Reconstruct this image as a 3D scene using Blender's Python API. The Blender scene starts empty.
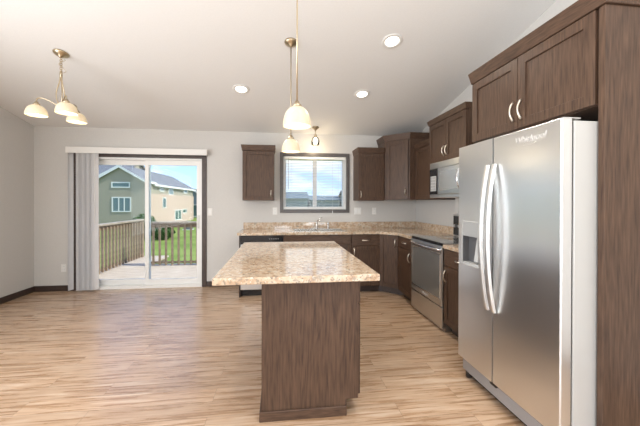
import bpy, bmesh, math, random
from mathutils import Vector, Matrix
random.seed(7)
PI = math.pi
SC = bpy.context.scene
COL = SC.collection

# ------------------------------------------------------------------ camera
YRR = -3.34
D, XL, XR = 5.038, -3.648, 2.329           # back wall, left wall, right wall
SLOPE, H0 = 0.22, 2.475                    # vaulted ceiling
cd = bpy.data.cameras.new('camera'); cam = bpy.data.objects.new('camera', cd); COL.objects.link(cam)
cd.sensor_fit = 'HORIZONTAL'; cd.sensor_width = 36; cd.lens = 305.78 / 640 * 36
cd.shift_x = (320 - 317.0) / 640; cd.shift_y = (203.52 - 213) / 640
cd.clip_start = .05; cd.clip_end = 600
R_ = Vector((0.99280144, -0.11975548, 0.0019813)); U_ = Vector((-0.0014095, 0.00485931, 0.9999872)); F_ = Vector((0.11976358, 0.99279152, -0.00465553))
m = Matrix((R_, U_, -F_)).transposed().to_4x4(); m.translation = Vector((0, 0, 1.3485)); cam.matrix_world = m
SC.camera = cam

# ------------------------------------------------------------------ world, sun, added fills, exposure
SC.view_settings.view_transform = 'Standard'; SC.view_settings.look = 'None'
SC.view_settings.gamma = 1; SC.view_settings.use_curve_mapping = False
SC.view_settings.exposure = 0.15
w = bpy.data.worlds.new('sky'); SC.world = w; w.use_nodes = True
nt = w.node_tree; nt.nodes.clear(); N = nt.nodes.new; L = nt.links.new
out = N('ShaderNodeOutputWorld'); bg = N('ShaderNodeBackground'); L(bg.outputs[0], out.inputs[0])
tc = N('ShaderNodeTexCoord'); sp = N('ShaderNodeSeparateXYZ'); L(tc.outputs['Generated'], sp.inputs[0])
rp = N('ShaderNodeValToRGB'); L(sp.outputs['Z'], rp.inputs[0])
rp.color_ramp.elements[0].position = 0.0; rp.color_ramp.elements[0].color = (.62, .80, 1, 1)
rp.color_ramp.elements[1].position = .5; rp.color_ramp.elements[1].color = (.13, .32, .85, 1)
e = rp.color_ramp.elements.new(.16); e.color = (.36, .62, 1, 1)
mp = N('ShaderNodeMapping'); mp.inputs['Scale'].default_value = (1, 1, 3.2); L(tc.outputs['Generated'], mp.inputs[0])
cn = N('ShaderNodeTexNoise'); cn.inputs['Scale'].default_value = 4.5; cn.inputs['Detail'].default_value = 7; L(mp.outputs[0], cn.inputs[0])
cr = N('ShaderNodeValToRGB'); L(cn.outputs[0], cr.inputs[0]); cr.color_ramp.elements[0].position = .47; cr.color_ramp.elements[1].position = .64
mx = N('ShaderNodeMixRGB'); L(cr.outputs[0], mx.inputs[0]); L(rp.outputs[0], mx.inputs[1]); mx.inputs[2].default_value = (1, 1, 1.02, 1)
L(mx.outputs[0], bg.inputs[0]); bg.inputs[1].default_value = 1.4

def light(name, kind, loc, energy, color=(1, 1, 1), rot=(0, 0, 0), size=1, size_y=None, **kw):
    l = bpy.data.lights.new(name, kind); l.energy = energy; l.color = color
    if kind == 'AREA':
        l.shape = 'RECTANGLE'; l.size = size; l.size_y = size_y or size
    for k, v in kw.items(): setattr(l, k, v)
    o = bpy.data.objects.new(name, l); COL.objects.link(o); o.location = loc; o.rotation_euler = rot
    return o
sun = light('sun', 'SUN', (0, 0, 20), 4.5, (1, .93, .82), angle=.01)
sun.rotation_euler = Vector((-.66, .16, -.73)).to_track_quat('-Z', 'Y').to_euler()
# area fills standing in for daylight, added in unseen rear and left windows
light('rear_area_fill', 'AREA', (.9, YRR, 1.35), 70, (.97, .99, 1), (PI/2, 0, 0), 2.3, 2.0)
light('left_area_fill', 'AREA', (XL+.02, -.35, 1.45), 225, (.97, .98, 1), (0, -PI/2, 0), 1.9, 5.2)
# unseen uplight added to brighten the room by way of the vaulted ceiling
light('ceiling_bounce_fill', 'AREA', (.2, -.1, 2.1), 62, (.98, .99, 1), (PI, 0, 0), 3.2, 1.5)

# ------------------------------------------------------------------ materials
def mat(name, color=(.8, .8, .8), rough=.5, metal=0, spec=.5, emit=None, es=0, **kw):
    m = bpy.data.materials.new(name); m.use_nodes = True; n = m.node_tree
    b = n.nodes['Principled BSDF']; b.inputs['Base Color'].default_value = (*color, 1)
    b.inputs['Roughness'].default_value = rough; b.inputs['Metallic'].default_value = metal
    b.inputs['Specular IOR Level'].default_value = spec
    if emit: b.inputs['Emission Color'].default_value = (*emit, 1); b.inputs['Emission Strength'].default_value = es
    for k, v in kw.items(): b.inputs[k].default_value = v
    return m
def nd(m, t): return m.node_tree.nodes.new(t)
def noise_col(m, stops, scale=5, stretch=(1, 1, 1), detail=5, rough=.6, bump=0, bscale=None, dist=0, vor=None):
    """colour ramp driven by stretched object-space noise"""
    n = m.node_tree; b = n.nodes['Principled BSDF']
    t = nd(m, 'ShaderNodeTexCoord'); mp = nd(m, 'ShaderNodeMapping'); mp.inputs['Scale'].default_value = stretch
    n.links.new(t.outputs['Object'], mp.inputs[0])
    x = nd(m, 'ShaderNodeTexNoise'); x.inputs['Scale'].default_value = scale; x.inputs['Detail'].default_value = detail
    x.inputs['Roughness'].default_value = rough; x.inputs['Distortion'].default_value = dist
    n.links.new(mp.outputs[0], x.inputs[0])
    r = nd(m, 'ShaderNodeValToRGB'); n.links.new(x.outputs[0], r.inputs[0])
    el = r.color_ramp.elements
    while len(el) > 1: el.remove(el[-1])
    el[0].position = stops[0][0]; el[0].color = (*stops[0][1], 1)
    for p, c in stops[1:]:
        q = el.new(p); q.color = (*c, 1)
    n.links.new(r.outputs[0], b.inputs['Base Color'])
    if bump:
        bp = nd(m, 'ShaderNodeBump'); bp.inputs['Strength'].default_value = bump; bp.inputs['Distance'].default_value = .002
        n.links.new(x.outputs[0], bp.inputs['Height']); n.links.new(bp.outputs[0], b.inputs['Normal'])
    return m
def wood(name, stretch, k=1.0):
    m = mat(name, rough=.40, spec=.28)
    c = lambda r, g, b: (r*k, g*k, b*k)
    n = m.node_tree; b = n.nodes['Principled BSDF']
    t = nd(m, 'ShaderNodeTexCoord'); mp = nd(m, 'ShaderNodeMapping'); mp.inputs['Scale'].default_value = stretch
    n.links.new(t.outputs['Object'], mp.inputs[0])
    x = nd(m, 'ShaderNodeTexNoise'); x.inputs['Scale'].default_value = 2.2; x.inputs['Detail'].default_value = 2; x.inputs['Distortion'].default_value = .4
    n.links.new(mp.outputs[0], x.inputs[0])
    mu = nd(m, 'ShaderNodeMath'); mu.operation = 'MULTIPLY'; mu.inputs[1].default_value = 75; n.links.new(x.outputs[0], mu.inputs[0])
    si = nd(m, 'ShaderNodeMath'); si.operation = 'SINE'; n.links.new(mu.outputs[0], si.inputs[0])
    f = nd(m, 'ShaderNodeTexNoise'); f.inputs['Scale'].default_value = 16; f.inputs['Detail'].default_value = 3; n.links.new(mp.outputs[0], f.inputs[0])
    ad = nd(m, 'ShaderNodeMath'); ad.operation = 'MULTIPLY_ADD'; ad.inputs[1].default_value = .06; n.links.new(si.outputs[0], ad.inputs[0]); n.links.new(f.outputs[0], ad.inputs[2])
    r = nd(m, 'ShaderNodeValToRGB'); n.links.new(ad.outputs[0], r.inputs[0])
    el = r.color_ramp.elements; el[0].position = .22; el[0].color = (*c(.045, .026, .018), 1); el[1].position = .78; el[1].color = (*c(.120, .071, .046), 1)
    n.links.new(r.outputs[0], b.inputs['Base Color'])
    return m
WOODV = wood('stained_wood_vertical', (5.5, 5.5, .42)); WOODH = wood('stained_wood_horizontal', (.8, 7, 7))
WALL = noise_col(mat('wall_paint', rough=.75, spec=.2), [(.3, (.565, .550, .525)), (.7, (.595, .58, .555))], 60, bump=.15)
CEIL = noise_col(mat('ceiling_paint', rough=.8, spec=.15), [(.3, (.73, .725, .71)), (.7, (.76, .755, .74))], 90, bump=.2)
DARKTRIM = noise_col(mat('dark_trim', rough=.35), [(.3, (.035, .022, .018)), (.7, (.06, .04, .032))], 20, (1, 1, 1))
GREYTRIM = noise_col(mat('window_casing', rough=.35), [(.3, (.075, .065, .062)), (.7, (.10, .088, .084))], 20)
VINYL = mat('white_vinyl', (.78, .78, .76), .35)
WHITE = mat('white_plastic', (.75, .74, .71), .4)
BLINDM = mat('blind_vane', (.73, .73, .74), .5)
BLACK = mat('black_plastic', (.012, .012, .014), .25)
DKIN = mat('dark_interior', (.02, .014, .011), .7)
NICKEL = mat('brushed_nickel', (.72, .66, .58), .28, 1)
BRASS = mat('aged_brass', (.52, .43, .30), .3, 1)
CHROME = mat('chrome', (.8, .8, .8), .12, 1)
STEELSIDE = mat('grey_steel_side', (.50, .50, .49), .38, .15)
def steel(name, col=.62, rough=.3):
    m = mat(name, (col*.975, col*.99, col), rough, 1)
    n = m.node_tree; b = n.nodes['Principled BSDF']
    t = nd(m, 'ShaderNodeTexCoord'); mp = nd(m, 'ShaderNodeMapping'); mp.inputs['Scale'].default_value = (.6, .6, 90)
    n.links.new(t.outputs['Object'], mp.inputs[0])
    x2 = nd(m, 'ShaderNodeTexNoise'); x2.inputs['Scale'].default_value = 1.6; x2.inputs['Detail'].default_value = 1
    mp2 = nd(m, 'ShaderNodeMapping'); mp2.inputs['Scale'].default_value = (.5, .5, 2.2); n.links.new(t.outputs['Object'], mp2.inputs[0]); n.links.new(mp2.outputs[0], x2.inputs[0])
    bp = nd(m, 'ShaderNodeBump'); bp.inputs['Strength'].default_value = .25; bp.inputs['Distance'].default_value = .02
    n.links.new(x2.outputs[0], bp.inputs['Height']); n.links.new(bp.outputs[0], b.inputs['Normal'])
    return m
STEEL = steel('brushed_stainless', .80, .30)
STEEL2 = steel('brushed_stainless_range', .72, .30)
# laminate counter, stone look
def granite():
    m = mat('stone_laminate', rough=.05, spec=1.0); n = m.node_tree; b = n.nodes['Principled BSDF']
    t = nd(m, 'ShaderNodeTexCoord')
    def ns(sc, d=4, dist=0):
        x = nd(m, 'ShaderNodeTexNoise'); x.inputs['Scale'].default_value = sc; x.inputs['Detail'].default_value = d; x.inputs['Distortion'].default_value = dist
        n.links.new(t.outputs['Object'], x.inputs[0]); return x
    def ramp(src, stops):
        r = nd(m, 'ShaderNodeValToRGB'); n.links.new(src, r.inputs[0]); el = r.color_ramp.elements
        while len(el) > 1: el.remove(el[-1])
        el[0].position = stops[0][0]; el[0].color = (*stops[0][1], 1)
        for p, c in stops[1:]: el.new(p).color = (*c, 1)
        return r
    base = ramp(ns(22, 7, .4).outputs[0], [(.3, (.38, .25, .155)), (.43, (.50, .36, .245)), (.56, (.58, .46, .34)), (.7, (.60, .53, .42))])
    def over(prev, scale, lo, hi, col, fac, d=3, dist=0):
        k = ramp(ns(scale, d, dist).outputs[0], [(lo, (0, 0, 0)), (hi, (fac, fac, fac))])
        x = nd(m, 'ShaderNodeMixRGB'); n.links.new(k.outputs[0], x.inputs[0]); n.links.new(prev, x.inputs[1]); x.inputs[2].default_value = (*col, 1)
        return x.outputs[0]
    c = over(base.outputs[0], 48, .58, .66, (.27, .17, .10), .6)
    c = over(c, 62, .60, .67, (.09, .08, .075), .65, 2)
    c = over(c, 55, .62, .68, (.75, .72, .64), .7, 2, .5)
    c = over(c, 24, .60, .66, (.26, .24, .20), .6, 4)
    n.links.new(c, b.inputs['Base Color'])
    return m
STONE = granite()
def floor_mat():
    m = mat('plank_floor', rough=.3, spec=.85); n = m.node_tree; b = n.nodes['Principled BSDF']
    t = nd(m, 'ShaderNodeTexCoord')
    br = nd(m, 'ShaderNodeTexBrick'); n.links.new(t.outputs['Object'], br.inputs[0])
    br.inputs['Scale'].default_value = 1; br.inputs['Brick Width'].default_value = 1.22; br.inputs['Row Height'].default_value = .152
    br.inputs['Mortar Size'].default_value = .0012; br.inputs['Mortar Smooth'].default_value = .1; br.offset = .37
    br.inputs['Color1'].default_value = (0, 0, 0, 1); br.inputs['Color2'].default_value = (1, 1, 1, 1); br.inputs['Mortar'].default_value = (.3, .3, .3, 1)
    # each plank gets its own slice of the grain
    sx = nd(m, 'ShaderNodeSeparateXYZ'); n.links.new(t.outputs['Object'], sx.inputs[0])
    bw = nd(m, 'ShaderNodeRGBToBW'); n.links.new(br.outputs['Color'], bw.inputs[0])
    z = nd(m, 'ShaderNodeMath'); z.operation = 'MULTIPLY'; z.inputs[1].default_value = 9; n.links.new(bw.outputs[0], z.inputs[0])
    cx = nd(m, 'ShaderNodeCombineXYZ'); n.links.new(sx.outputs[0], cx.inputs[0]); n.links.new(sx.outputs[1], cx.inputs[1]); n.links.new(z.outputs[0], cx.inputs[2])
    mp = nd(m, 'ShaderNodeMapping'); mp.inputs['Scale'].default_value = (.9, 15, 1); n.links.new(cx.outputs[0], mp.inputs[0])
    x = nd(m, 'ShaderNodeTexNoise'); x.inputs['Scale'].default_value = 2.5; x.inputs['Detail'].default_value = 8; x.inputs['Roughness'].default_value = .62; x.inputs['Distortion'].default_value = .5
    n.links.new(mp.outputs[0], x.inputs[0])
    r = nd(m, 'ShaderNodeValToRGB'); n.links.new(x.outputs[0], r.inputs[0]); el = r.color_ramp.elements
    el[0].position = .27; el[0].color = (.20, .11, .060, 1); el[1].position = .72; el[1].color = (.62, .50, .39, 1)
    q = el.new(.42); q.color = (.37, .23, .135, 1); q = el.new(.55); q.color = (.50, .345, .23, 1)
    mm = nd(m, 'ShaderNodeMixRGB'); mm.blend_type = 'MULTIPLY'; mm.inputs[0].default_value = 1
    mr = nd(m, 'ShaderNodeMapRange'); mr.inputs['To Min'].default_value = .93; mr.inputs['To Max'].default_value = 1.06; n.links.new(bw.outputs[0], mr.inputs['Value'])
    n.links.new(r.outputs[0], mm.inputs[1]); n.links.new(mr.outputs[0], mm.inputs[2])
    sm = nd(m, 'ShaderNodeMixRGB'); n.links.new(br.outputs['Fac'], sm.inputs[0]); n.links.new(mm.outputs[0], sm.inputs[1]); sm.inputs[2].default_value = (.2, .12, .07, 1)
    n.links.new(sm.outputs[0], b.inputs['Base Color'])
    mr2 = nd(m, 'ShaderNodeMapRange'); mr2.inputs['To Min'].default_value = .22; mr2.inputs['To Max'].default_value = .34; n.links.new(x.outputs[0], mr2.inputs['Value']); n.links.new(mr2.outputs[0], b.inputs['Roughness'])
    return m
FLOOR = floor_mat()
def glass(name, tint=(1, 1, 1), spec=.06):
    m = bpy.data.materials.new(name); m.use_nodes = True; n = m.node_tree; n.nodes.clear()
    o = nd(m, 'ShaderNodeOutputMaterial'); t = nd(m, 'ShaderNodeBsdfTransparent'); t.inputs[0].default_value = (*tint, 1)
    g = nd(m, 'ShaderNodeBsdfGlossy'); g.inputs['Roughness'].default_value = .02
    x = nd(m, 'ShaderNodeMixShader'); f = nd(m, 'ShaderNodeFresnel'); f.inputs[0].default_value = 1.18
    n.links.new(f.outputs[0], x.inputs[0]); n.links.new(t.outputs[0], x.inputs[1]); n.links.new(g.outputs[0], x.inputs[2]); n.links.new(x.outputs[0], o.inputs[0])
    return m
GLASS = glass('window_glass', (.94, .97, .97)); CLEAR = glass('clear_glass', (.97, .97, .97))
SHADE = noise_col(mat('alabaster_glass', rough=.35, emit=(1, .76, .44), es=.30), [(.3, (.52, .44, .32)), (.7, (.62, .55, .43))], 14, detail=3, dist=1.5)
BULB = mat('lit_bulb', (1, .95, .85), .5, emit=(1, .88, .68), es=4)
LENS = mat('lit_downlight_lens', (1, 1, 1), .5, emit=(1, .95, .86), es=3)
OVENGLASS = mat('oven_glass', (.34, .35, .345), .16, .6, .8)
COOKTOP = mat('glass_cooktop', (.12, .12, .122), .08, 0, 1.0)
MWGLASS = mat('microwave_door_glass', (.50, .50, .49), .2, .6)

# ------------------------------------------------------------------ mesh helpers
def box(bm, x0, x1, y0, y1, z0, z1):
    v = [bm.verts.new((x, y, z)) for z in (z0, z1) for y in (y0, y1) for x in (x0, x1)]
    for f in ((0, 2, 3, 1), (4, 5, 7, 6), (0, 1, 5, 4), (2, 6, 7, 3), (0, 4, 6, 2), (1, 3, 7, 5)): bm.faces.new([v[i] for i in f])
def prism(bm, lo, hi, z0, z1):
    """solid between polygon lo at z0 and hi at z1 (same vertex count, counter-clockwise)"""
    a = [bm.verts.new((*p, z0)) for p in lo]; b = [bm.verts.new((*p, z1)) for p in hi]; n = len(lo)
    bm.faces.new(a[::-1]); bm.faces.new(b)
    for i in range(n): bm.faces.new((a[i], a[(i+1) % n], b[(i+1) % n], b[i]))
def tube(bm, pts, r, seg=10, closed=False):
    pts = [Vector(p) for p in pts]; rings = []; n = len(pts)
    rr = r if isinstance(r, (list, tuple)) else [r]*n
    ref = None
    for i, p in enumerate(pts):
        if closed: d = pts[(i+1) % n] - pts[i-1]
        else: d = (pts[min(i+1, n-1)] - pts[max(i-1, 0)])
        d.normalize()
        if ref is None: ref = Vector((0, 0, 1)) if abs(d.z) < .9 else Vector((1, 0, 0))
        a = (ref - d*ref.dot(d)).normalized(); ref = a; b = d.cross(a)
        rings.append([bm.verts.new(p + (a*math.cos(t) + b*math.sin(t))*rr[i]) for t in [2*PI*k/seg for k in range(seg)]])
    for i in range(n if closed else n-1):
        A, B = rings[i], rings[(i+1) % n]
        for k in range(seg): bm.faces.new((A[k], A[(k+1) % seg], B[(k+1) % seg], B[k]))
    if not closed: bm.faces.new(rings[0][::-1]); bm.faces.new(rings[-1])
def lathe(bm, prof, c=(0, 0, 0), seg=32, M=None):
    """revolve (r, z) points about the local z axis"""
    c = Vector(c); rings = []
    for r, z in prof:
        ring = []
        for k in range(seg):
            a = 2*PI*k/seg; v = Vector((r*math.cos(a), r*math.sin(a), z))
            if M: v = M @ v
            ring.append(bm.verts.new(v + c))
        rings.append(ring)
    for A, B in zip(rings, rings[1:]):
        for k in range(seg): bm.faces.new((A[k], A[(k+1) % seg], B[(k+1) % seg], B[k]))
    for ring, (r, z) in ((rings[0], prof[0]), (rings[-1], prof[-1])):
        if r < .0021: bmesh.ops.pointmerge(bm, verts=ring, merge_co=sum((v.co for v in ring), Vector())/seg)
def frame(bm, x0, x1, y0, y1, z0, z1, l, r=None, t=None, b=None):
    r = l if r is None else r; t = l if t is None else t; b = t if b is None else b
    box(bm, x0, x0+l, y0, y1, z0, z1); box(bm, x1-r, x1, y0, y1, z0, z1)
    box(bm, x0+l, x1-r, y0, y1, z1-t, z1); box(bm, x0+l, x1-r, y0, y1, z0, z0+b)
def NB(): return bmesh.new()
def obj(name, bm, m, parent=None, bevel=0, smooth=False, kind=None, label=None):
    bmesh.ops.recalc_face_normals(bm, faces=bm.faces[:])
    me = bpy.data.meshes.new(name); bm.to_mesh(me); bm.free()
    for q in (m if isinstance(m, (list, tuple)) else [m]): me.materials.append(q)
    o = bpy.data.objects.new(name, me); COL.objects.link(o)
    if smooth:
        for p in me.polygons: p.use_smooth = True
    if bevel:
        b = o.modifiers.new('bevel', 'BEVEL'); b.width = bevel; b.segments = 2; b.limit_method = 'ANGLE'; b.angle_limit = .6
    if parent: o.parent = parent
    if kind: o['kind'] = kind
    if label: o['label'] = label
    return o
def bxo(name, d, m, parent=None, bevel=0, **k):
    bm = NB(); box(bm, *d); return obj(name, bm, m, parent, bevel, **k)
def tag(o, label, cat, group=None, kind=None):
    o['label'] = label; o['category'] = cat
    if group: o['group'] = group
    if kind: o['kind'] = kind
    return o
def thing(name, label, cat, loc=(0, 0, 0), rot=0, group=None, tilt=None):
    o = bpy.data.objects.new(name, None); COL.objects.link(o); o.empty_display_size = .1
    o.location = loc; o.rotation_euler = tilt or (0, 0, rot)
    return tag(o, label, cat, group)
def empty_structure(name, loc=(0, 0, 0)):
    o = bpy.data.objects.new(name, None); COL.objects.link(o); o.location = loc; o['kind'] = 'structure'; return o
def copy_tree(o, parent=None):
    c = o.copy(); COL.objects.link(c)
    if parent: c.parent = parent
    for ch in [x for x in bpy.data.objects if x.parent == o]: copy_tree(ch, c)
    return c
def text_mesh(name, s, size, m, parent, M, shear=0):
    cu = bpy.data.curves.new('t', 'FONT'); cu.body = s; cu.size = size; cu.extrude = .0008; cu.shear = shear; cu.align_x = 'CENTER'; cu.align_y = 'CENTER'
    t = bpy.data.objects.new('t', cu); COL.objects.link(t)
    dg = bpy.context.evaluated_depsgraph_get(); me = bpy.data.meshes.new_from_object(t.evaluated_get(dg)); bpy.data.objects.remove(t)
    me.transform(M); me.materials.clear(); me.materials.append(m); me.name = name
    o = bpy.data.objects.new(name, me); COL.objects.link(o); o.parent = parent; return o
def ceil_z(y): return H0 + SLOPE*(D - y)

# ------------------------------------------------------------------ room shell
YR, RIDGE = -3.4, -.6
T = .15
bxo('floor', (XL-T, XR+T, YR-T, D+T, -.12, 0), FLOOR, kind='structure')
def panel_with_holes(name, axis, pos0, pos1, a0, a1, z1, holes, m):
    """wall slab; holes = (a0, a1, z0, z1), non-overlapping in a"""
    bm = NB(); holes = sorted(holes); cur = a0
    def b(u0, u1, q0, q1):
        if u1-u0 < 1e-4 or q1-q0 < 1e-4: return
        if axis == 'x': box(bm, u0, u1, pos0, pos1, q0, q1)
        else: box(bm, pos0, pos1, u0, u1, q0, q1)
    for h in holes:
        b(cur, h[0], 0, z1); b(h[0], h[1], 0, h[2]); b(h[0], h[1], h[3], z1); cur = h[1]
    b(cur, a1, 0, z1)
    return bm
DX0, DX1, DZ1 = -3.06, -1.23, 2.03
WX0, WX1, WZ0, WZ1 = .052, 1.098, 1.225, 2.105
obj('wall_back', panel_with_holes('wall_back', 'x', D, D+T, XL-T, XR+T, H0+.0, [(DX0, DX1, 0, DZ1), (WX0, WX1, WZ0, WZ1)], WALL), WALL, kind='structure')
def side_wall(name, x0, x1, hole=None):
    bm = NB(); zb = 2.475
    if hole:
        y0, y1, z0, z1 = hole
        box(bm, x0, x1, YR-T, y0, 0, zb); box(bm, x0, x1, y0, y1, 0, z0); box(bm, x0, x1, y0, y1, z1, zb); box(bm, x0, x1, y1, D, 0, zb)
    else: box(bm, x0, x1, YR-T, D, 0, zb)
    # gable part above 2.475 m
    zr = ceil_z(RIDGE)
    pts = [(D, zb), (RIDGE, zr), (YR-T, zb + .02)]
    a = [bm.verts.new((x0, y, z)) for y, z in pts]; b = [bm.verts.new((x1, y, z)) for y, z in pts]
    bm.faces.new(a); bm.faces.new(b[::-1])
    for i in range(3): bm.faces.new((a[i], a[(i+1) % 3], b[(i+1) % 3], b[i]))
    return obj(name, bm, WALL, kind='structure')
side_wall('wall_left', XL-T, XL, (-3.0, 2.3, .5, 2.4))
side_wall('wall_right', XR, XR+T)
obj('wall_rear', panel_with_holes('r', 'x', YR-T, YR, XL-T, XR+T, 2.5, [(-.3, 2.1, .3, 2.4)], WALL), WALL, kind='structure')
bm = NB()
zr = ceil_z(RIDGE)
for pts in ([(D+T, H0 - SLOPE*T), (RIDGE, zr)], [(RIDGE, zr), (YR-T, H0)]):
    (ya, za), (yb, zb) = pts
    v = [bm.verts.new((x, y, z)) for y, z in ((ya, za), (yb, zb), (yb, zb+.12), (ya, za+.12)) for x in (XL-T, XR+T)]
    for f in ((0, 1, 3, 2), (4, 5, 7, 6), (2, 3, 5, 4), (0, 6, 7, 1), (0, 2, 4, 6), (1, 7, 5, 3)): bm.faces.new([v[i] for i in f])
obj('ceiling', bm, CEIL, kind='structure')
bxo('baseboard_left', (XL, XL+.013, YR, D-.013, 0, .085), DARKTRIM, bevel=.003, kind='structure')
bm = NB(); box(bm, XL, DX0-.07, D-.013, D, 0, .085); box(bm, DX1+.07, -.62, D-.013, D, 0, .085)
obj('baseboard_back', bm, DARKTRIM, bevel=.003, kind='structure')
bxo('baseboard_right', (XR-.013, XR, YR, 1.25, 0, .085), DARKTRIM, bevel=.003, kind='structure')

# patio door
dr = empty_structure('door_1', (0, D, 0))
bm = NB(); box(bm, DX0-.07, DX0, -.018, 0, 0, DZ1+.07); box(bm, DX1, DX1+.07, -.018, 0, 0, DZ1+.07); box(bm, DX0, DX1, -.018, 0, DZ1, DZ1+.07)
obj('casing', bm, DARKTRIM, dr, .003)
bm = NB(); frame(bm, DX0, DX1, 0, T, 0, DZ1, .035, .035, .03, .045)
obj('door_frame', bm, VINYL, dr)
def sash(x0, x1, y, nm):
    z0, z1 = .045, DZ1-.03; s = .055
    bm = NB(); frame(bm, x0, x1, y, y+.035, z0+.001, z1-.001, s, s, .075, .085)
    o = obj(nm, bm, VINYL, dr)
    bxo('pane', (x0+s, x1-s, y+.014, y+.018, z0+.085, z1-.075), GLASS, o)
    return o
sash(DX0+.035, -2.045, .085, 'fixed_panel'); s2 = sash(-2.10, DX1-.035, .035, 'sliding_panel')
bm = NB(); tube(bm, [(DX1-.062, .032, .93), (DX1-.062, -.005, .94), (DX1-.062, -.005, 1.12), (DX1-.062, .032, 1.13)], .008); obj('handle', bm, WHITE, s2, smooth=True)

# kitchen window
wn = empty_structure('window_1', (0, D, 0))
c = .055
bm = NB(); box(bm, WX0-c, WX0, -.018, 0, WZ0-c, WZ1+c); box(bm, WX1, WX1+c, -.018, 0, WZ0-c, WZ1+c); box(bm, WX0, WX1, -.018, 0, WZ1, WZ1+c); box(bm, WX0, WX1, -.018, 0, WZ0-c, WZ0)
obj('casing', bm, GREYTRIM, wn, .003)
bm = NB(); s = .045
frame(bm, WX0, WX1, .04, T, WZ0, WZ1, s)
box(bm, .545, .61, .06, .11, WZ0+s, WZ1-s)
fr = obj('window_frame', bm, VINYL, wn)
bxo('pane', (WX0+s, WX1-s, .083, .087, WZ0+s, WZ1-s), GLASS, fr)
# unseen rear and left windows, added to hold the area fills
for nm, d, mm in (('added_rear_window', (-.3, 2.1, YR-.09, YR-.084, .3, 2.4), 'x'), ('added_left_window', (XL-.09, XL-.084, -3.0, 2.3, .5, 2.4), 'y')):
    e = empty_structure(nm); x0, x1, y0, y1, z0, z1 = d
    bm = NB(); t = .06
    if mm == 'x':
        for a, b in ((x0, x0+t), (x1-t, x1), ((x0+x1)/2-t/2, (x0+x1)/2+t/2)): box(bm, a, b, y0-.03, y1+.03, z0, z1)
        box(bm, x0, x1, y0-.03, y1+.03, z0, z0+t); box(bm, x0, x1, y0-.03, y1+.03, z1-t, z1)
    else:
        for a, b in ((y0, y0+t), (y1-t, y1), ((y0+y1)/2-t/2, (y0+y1)/2+t/2)): box(bm, x0-.03, x1+.03, a, b, z0, z1)
        box(bm, x0-.03, x1+.03, y0, y1, z0, z0+t); box(bm, x0-.03, x1+.03, y0, y1, z1-t, z1)
    f = obj('window_frame', bm, VINYL, e); bxo('pane', d, GLASS, f)

# ------------------------------------------------------------------ outdoors
GZ = -1.7
LAWN = noise_col(mat('lawn_grass', rough=.9, spec=.1), [(.3, (.13, .19, .035)), (.5, (.21, .28, .06)), (.7, (.32, .37, .11))], .35, detail=9, rough=.7)
DECKM = noise_col(mat('weathered_deck', rough=.7, spec=.2), [(.3, (.40, .31, .23)), (.55, (.62, .52, .42)), (.75, (.74, .66, .56))], 3, (1.2, 14, 6), 6)
RAILM = noise_col(mat('weathered_rail', rough=.7, spec=.2), [(.3, (.22, .155, .10)), (.7, (.38, .28, .20))], 4, (3, 3, 3), 6)
RAILT = noise_col(mat('rail_cap', rough=.6, spec=.3), [(.3, (.30, .235, .17)), (.7, (.48, .40, .32))], 4, (3, 3, 3), 6)
bxo('lawn', (-160, 160, D+.6, 320, GZ-.2, GZ), LAWN, kind='structure')
bm = NB(); zd = -.06; y = D+T+.01
while y < 7.2:
    box(bm, -3.62, 1.2, y, y+.135, zd-.035, zd); y += .141
while y < 8.35:
    box(bm, -3.62, -2.90, y, y+.135, zd-.035, zd); y += .141
box(bm, -3.62, 1.2, 7.2, 7.24, zd-.25, zd-.036); box(bm, -3.62, -3.58, D+T, 8.34, zd-.25, zd-.036)
for px, py in ((-3.55, 7.1), (-3.0, 8.2), (1.1, 7.1), (-1.0, 7.1)): box(bm, px, px+.09, py, py+.09, GZ, zd-.036)
obj('deck_floor', bm, DECKM, kind='structure')
def railing(label, x0, y0, x1, y1):
    t = thing('deck_railing', label, 'railing', (x0, y0, zd), math.atan2(y1-y0, x1-x0), 'wooden deck railings')
    Ln = math.hypot(x1-x0, y1-y0)
    bxo('cap_rail', (0, Ln, -.07, .07, .93, .968), RAILT, t, .004)
    bxo('top_rail', (0, Ln, -.02, .02, .84, .929), RAILM, t, .003)
    bxo('bottom_rail', (0, Ln, -.02, .02, .05, .09), RAILM, t, .003)
    for u in (0, Ln-.09): bxo('post', (u, u+.09, -.045, .045, 0, .929), RAILM, t, .003)
    u = .17; base = None
    while u < Ln-.15:
        if base is None: base = bxo('baluster', (-.019, .019, -.019-.04, -.0205, .02, .90), RAILM, t); base.location = (u, 0, 0)
        else:
            b = base.copy(); COL.objects.link(b); b.location = (u, 0, 0)
        u += .132
railing('weathered wooden deck railing running away along the left edge of the deck', -3.5, D+.2, -3.5, 8.3)
railing('weathered wooden deck railing across the deck end, seen through the right door pane', -2.93, 7.13, 1.1, 7.13)

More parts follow.
